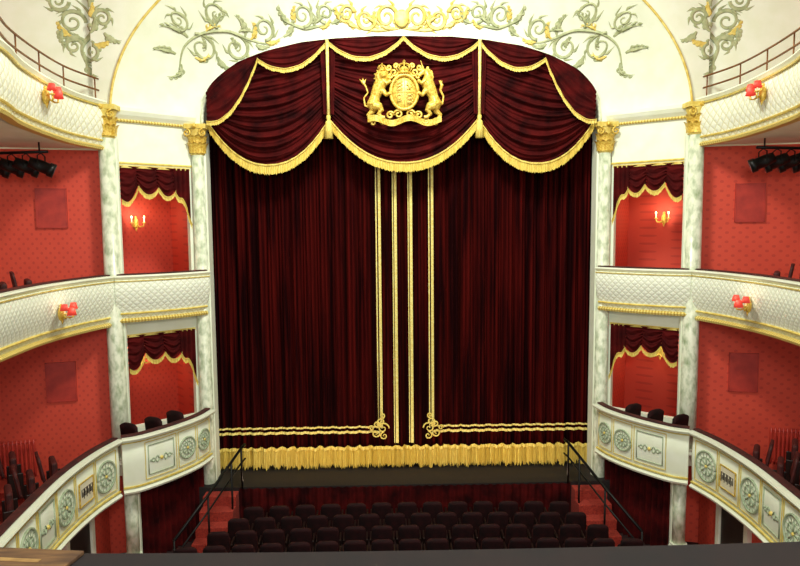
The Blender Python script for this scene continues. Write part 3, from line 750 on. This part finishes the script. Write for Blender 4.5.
# ------------------------------------------------------------------ plaster scrollwork on cove and spandrels
bvh = BVHTree.FromPolygons([Vector(v) for v in gs.V], gs.F)
def onw(x, z, off=.004):
    h = bvh.ray_cast(Vector((x, 5, z)), Vector((0, 1, 0)))
    return (x, (h[0].y if h[0] else 12.3)-off, z)
def strk(g, pts, R):
    Q = catmull([Vector((a, b)) for a, b in pts], 6); n = len(Q)
    Rr = [max(.004, R*(1-.85*abs(2*i/(n-1)-.8))) for i in range(n)]
    g.add(*tube([onw(q.x, q.y) for q in Q], Rr, 6, .12))
def scrollp(g, x, z, r, a0, d, turns=1.5, R=.042):
    n = 34; P = []
    for t in range(n+1):
        an_ = a0+d*2*pi*turns*t/n; rr = r*(1-.85*t/n); P.append((x+rr*cos(an_), z+rr*sin(an_)))
        if t in (3, 7, 11, 15) :      # small outward curling lobes hug the volute
            o1 = rr+.05; o2 = rr+.1
            strk(g, [P[-1], (x+o1*cos(an_+d*.25), z+o1*sin(an_+d*.25)), (x+o2*cos(an_+d*.75), z+o2*sin(an_+d*.75))], .032)
    g.add(*tube([onw(*q) for q in P], [R*(1-.6*t/n) for t in range(n+1)], 6, .12))
def acan(g, x, z, ang, L, R=.06, curl=.5):
    P = []; a = ang; px, pz = x, z
    for i in range(6):
        P.append((px, pz, a)); a += curl/5*3.2; px += L/5*cos(a); pz += L/5*sin(a)
    strk(g, [(p[0], p[1]) for p in P], R)
    for i in (1, 2, 3, 4):
        q = P[i]; l = L*.32*(1-.12*i)
        for sd in ((1, -1) if i < 3 else (1 if curl < 0 else -1,)):
            b = q[2]+sd*.6
            strk(g, [(q[0], q[1]), (q[0]+l*.6*cos(b), q[1]+l*.6*sin(b)), (q[0]+l*cos(b-sd*.5), q[1]+l*sin(b-sd*.5))], R*.65)
orn = {
 0: dict(st=[(-4.35, 3.05), (-4.2, 3.45), (-3.85, 3.72), (-3.4, 3.8), (-3.0, 3.68), (-2.65, 3.62), (-2.3, 3.78)],
         sc=[(-3.9, 3.47, .24, pi*.6, -1), (-3.28, 3.52, .25, pi/2, -1), (-2.72, 3.88, .2, -pi/2, 1), (-3.55, 4.04, .2, -pi/2, -1), (-4.2, 3.85, .15, -pi/2, 1)],
         lf=[(-4.1, 3.6, 2.0, .45, .5), (-3.6, 3.8, 1.9, .4, -.6), (-3.1, 3.72, 1.0, .4, .5), (-2.35, 3.75, .3, .42, .4), (-3.65, 3.35, -1.6, .36, .5), (-4.3, 3.15, -1.4, .4, -.5), (-2.9, 3.6, -.9, .3, .5), (-4.35, 3.3, 2.4, .35, .4), (-3.9, 3.47, .5, .2, .5), (-3.3, 3.5, 1, .22, .5), (-3.2, 3.8, .9, .3, -.5)],
         gl=[(-3.8, 3.72, 1.3, .36, -.5), (-3.0, 3.68, .4, .34, .5), (-4.05, 3.3, -.6, .3, .5), (-2.7, 3.65, -.5, .3, .4)]),
 1: dict(st=[(-2.25, 4.0), (-1.95, 3.92), (-1.65, 3.95), (-1.35, 4.02)],
         sc=[(-1.95, 4.13, .2, -pi/2, 1), (-1.5, 4.18, .17, -pi/2, -1)],
         lf=[(-2.15, 3.97, 3.0, .42, -.4), (-1.4, 4.0, .0, .36, .5), (-1.75, 3.95, 1.4, .36, -.5)],
         gl=[(-1.65, 3.94, -.4, .3, .5), (-2.1, 4.0, 2.2, .3, -.4)]),
 2: dict(st=[(-5.75, 2.9), (-5.85, 3.25), (-5.65, 3.6), (-5.75, 3.95), (-6.05, 4.2)],
         sc=[(-5.66, 3.18, .18, pi, 1), (-5.98, 3.7, .22, 0, 1), (-6.2, 4.05, .18, 0, -1), (-5.42, 3.75, .17, pi, -1), (-5.98, 3.28, .15, 0, 1)],
         lf=[(-5.78, 3.0, -1.8, .4, .5), (-5.65, 3.5, .5, .4, .5), (-5.8, 3.4, 2.6, .4, .5), (-5.65, 3.95, 1, .4, .5), (-5.95, 4.1, 1.8, .4, .4), (-5.4, 3.5, -1.2, .36, .4), (-6.15, 3.6, -2.2, .36, .4)],
         gl=[(-5.6, 3.3, -.6, .36, .5), (-6.0, 3.45, 3, .36, -.4), (-5.7, 3.75, .4, .34, .5)])}
for S in (1, -1):
    for i_, D in orn.items():
        p = empty('wall_ornament', onw(*D['st'][0]), S, 'sage and gold acanthus scrollwork on cream plaster', 'ornament')
        g = G(); strk(g, D['st'], .055)
        for s_ in D['sc']: scrollp(g, *s_)
        for l_ in D['lf']: acan(g, l_[0], l_[1], l_[2], l_[3], .06, l_[4])
        mk('scrollwork', g, 'paint', S, p, True)
        for l_ in D['gl']:
            g = G(); acan(g, l_[0], l_[1], l_[2], l_[3], .055, l_[4]); mk('gilt_leaf', g, 'palegold', S, p, True)
g = G()
for S in (1, -1):
    for (x, z, r, a, d) in ((.3, 4.12, .22, pi, -1), (.72, 4.08, .2, pi, 1), (1.08, 4.18, .15, pi, -1)): scrollp(g, x*S, z, r, a if S == 1 else pi-a, d*S, R=.05)
    strk(g, [(0, 3.92), (S*.4, 3.89), (S*.8, 3.92), (S*1.25, 4.04)], .055)
    for (x, z, a, c) in ((.1, 3.92, 1.2, .4), (.45, 3.91, .3, .6), (.85, 3.94, -.2, .5), (1.1, 4.02, .2, .4), (.5, 3.96, 1.4, -.5), (.15, 3.92, -.2, .3)):
        if S == 1: acan(g, x, z, a, .36, .06, c)
        else: acan(g, -x, z, pi-a, .36, .06, -c)
g.add(*ball(onw(0, 4.12, .02), .16, 12, (1, .2, 1.3)))
mk('wall_ornament', g, 'palegold', 1, None, True, label='gilded scroll cartouche above the centre of the arch', cat='ornament')

# ------------------------------------------------------------------ light
w = bpy.data.worlds.new('w'); bpy.context.scene.world = w; w.use_nodes = True
w.node_tree.nodes['Background'].inputs[0].default_value = (1, 1, .93, 1); w.node_tree.nodes['Background'].inputs[1].default_value = .62
def area(loc, tgt, size, e, col, sy=None):
    l = bpy.data.lights.new('house_and_fill_light', 'AREA'); l.size = size; l.energy = e; l.color = col
    if sy: l.shape = 'RECTANGLE'; l.size_y = sy
    o = bpy.data.objects.new('house_and_fill_light', l); COL.objects.link(o)
    o.location = (loc[0], loc[1], loc[2]+E); o.rotation_euler = (Vector(tgt)-Vector(loc)).to_track_quat('-Z', 'Y').to_euler()
area((0, 8.0, 5.5), (0, 12.4, -2.0), 1.6, 680, (1, 1, .88))
area((0, -1.5, 2.0), (0, 13, -1), 2.0, 430, (1, .99, .9))
area((0, 13.05, STAGE+.05), (0, 14.0, STAGE+2.4), 6.5, 34, (1, .7, .48), .12)   # added strip lamp at the stage edge, brightens the lower curtain

# ------------------------------------------------------------------ camera
cam = bpy.data.cameras.new('camera'); co = bpy.data.objects.new('camera', cam); COL.objects.link(co)
cam.sensor_width = 36; cam.lens = 650/800*36; cam.clip_start = .05
co.location = (-.38, 0, E)
R = Matrix.Rotation(math.radians(-1.3), 4, 'Z') @ Matrix.Rotation(math.radians(90-5.1), 4, 'X') @ Matrix.Rotation(math.radians(-.5), 4, 'Z')
co.rotation_euler = R.to_euler()
bpy.context.scene.camera = co
vs = bpy.context.scene.view_settings
vs.view_transform = 'Standard'; vs.look = 'None'; vs.exposure = 0
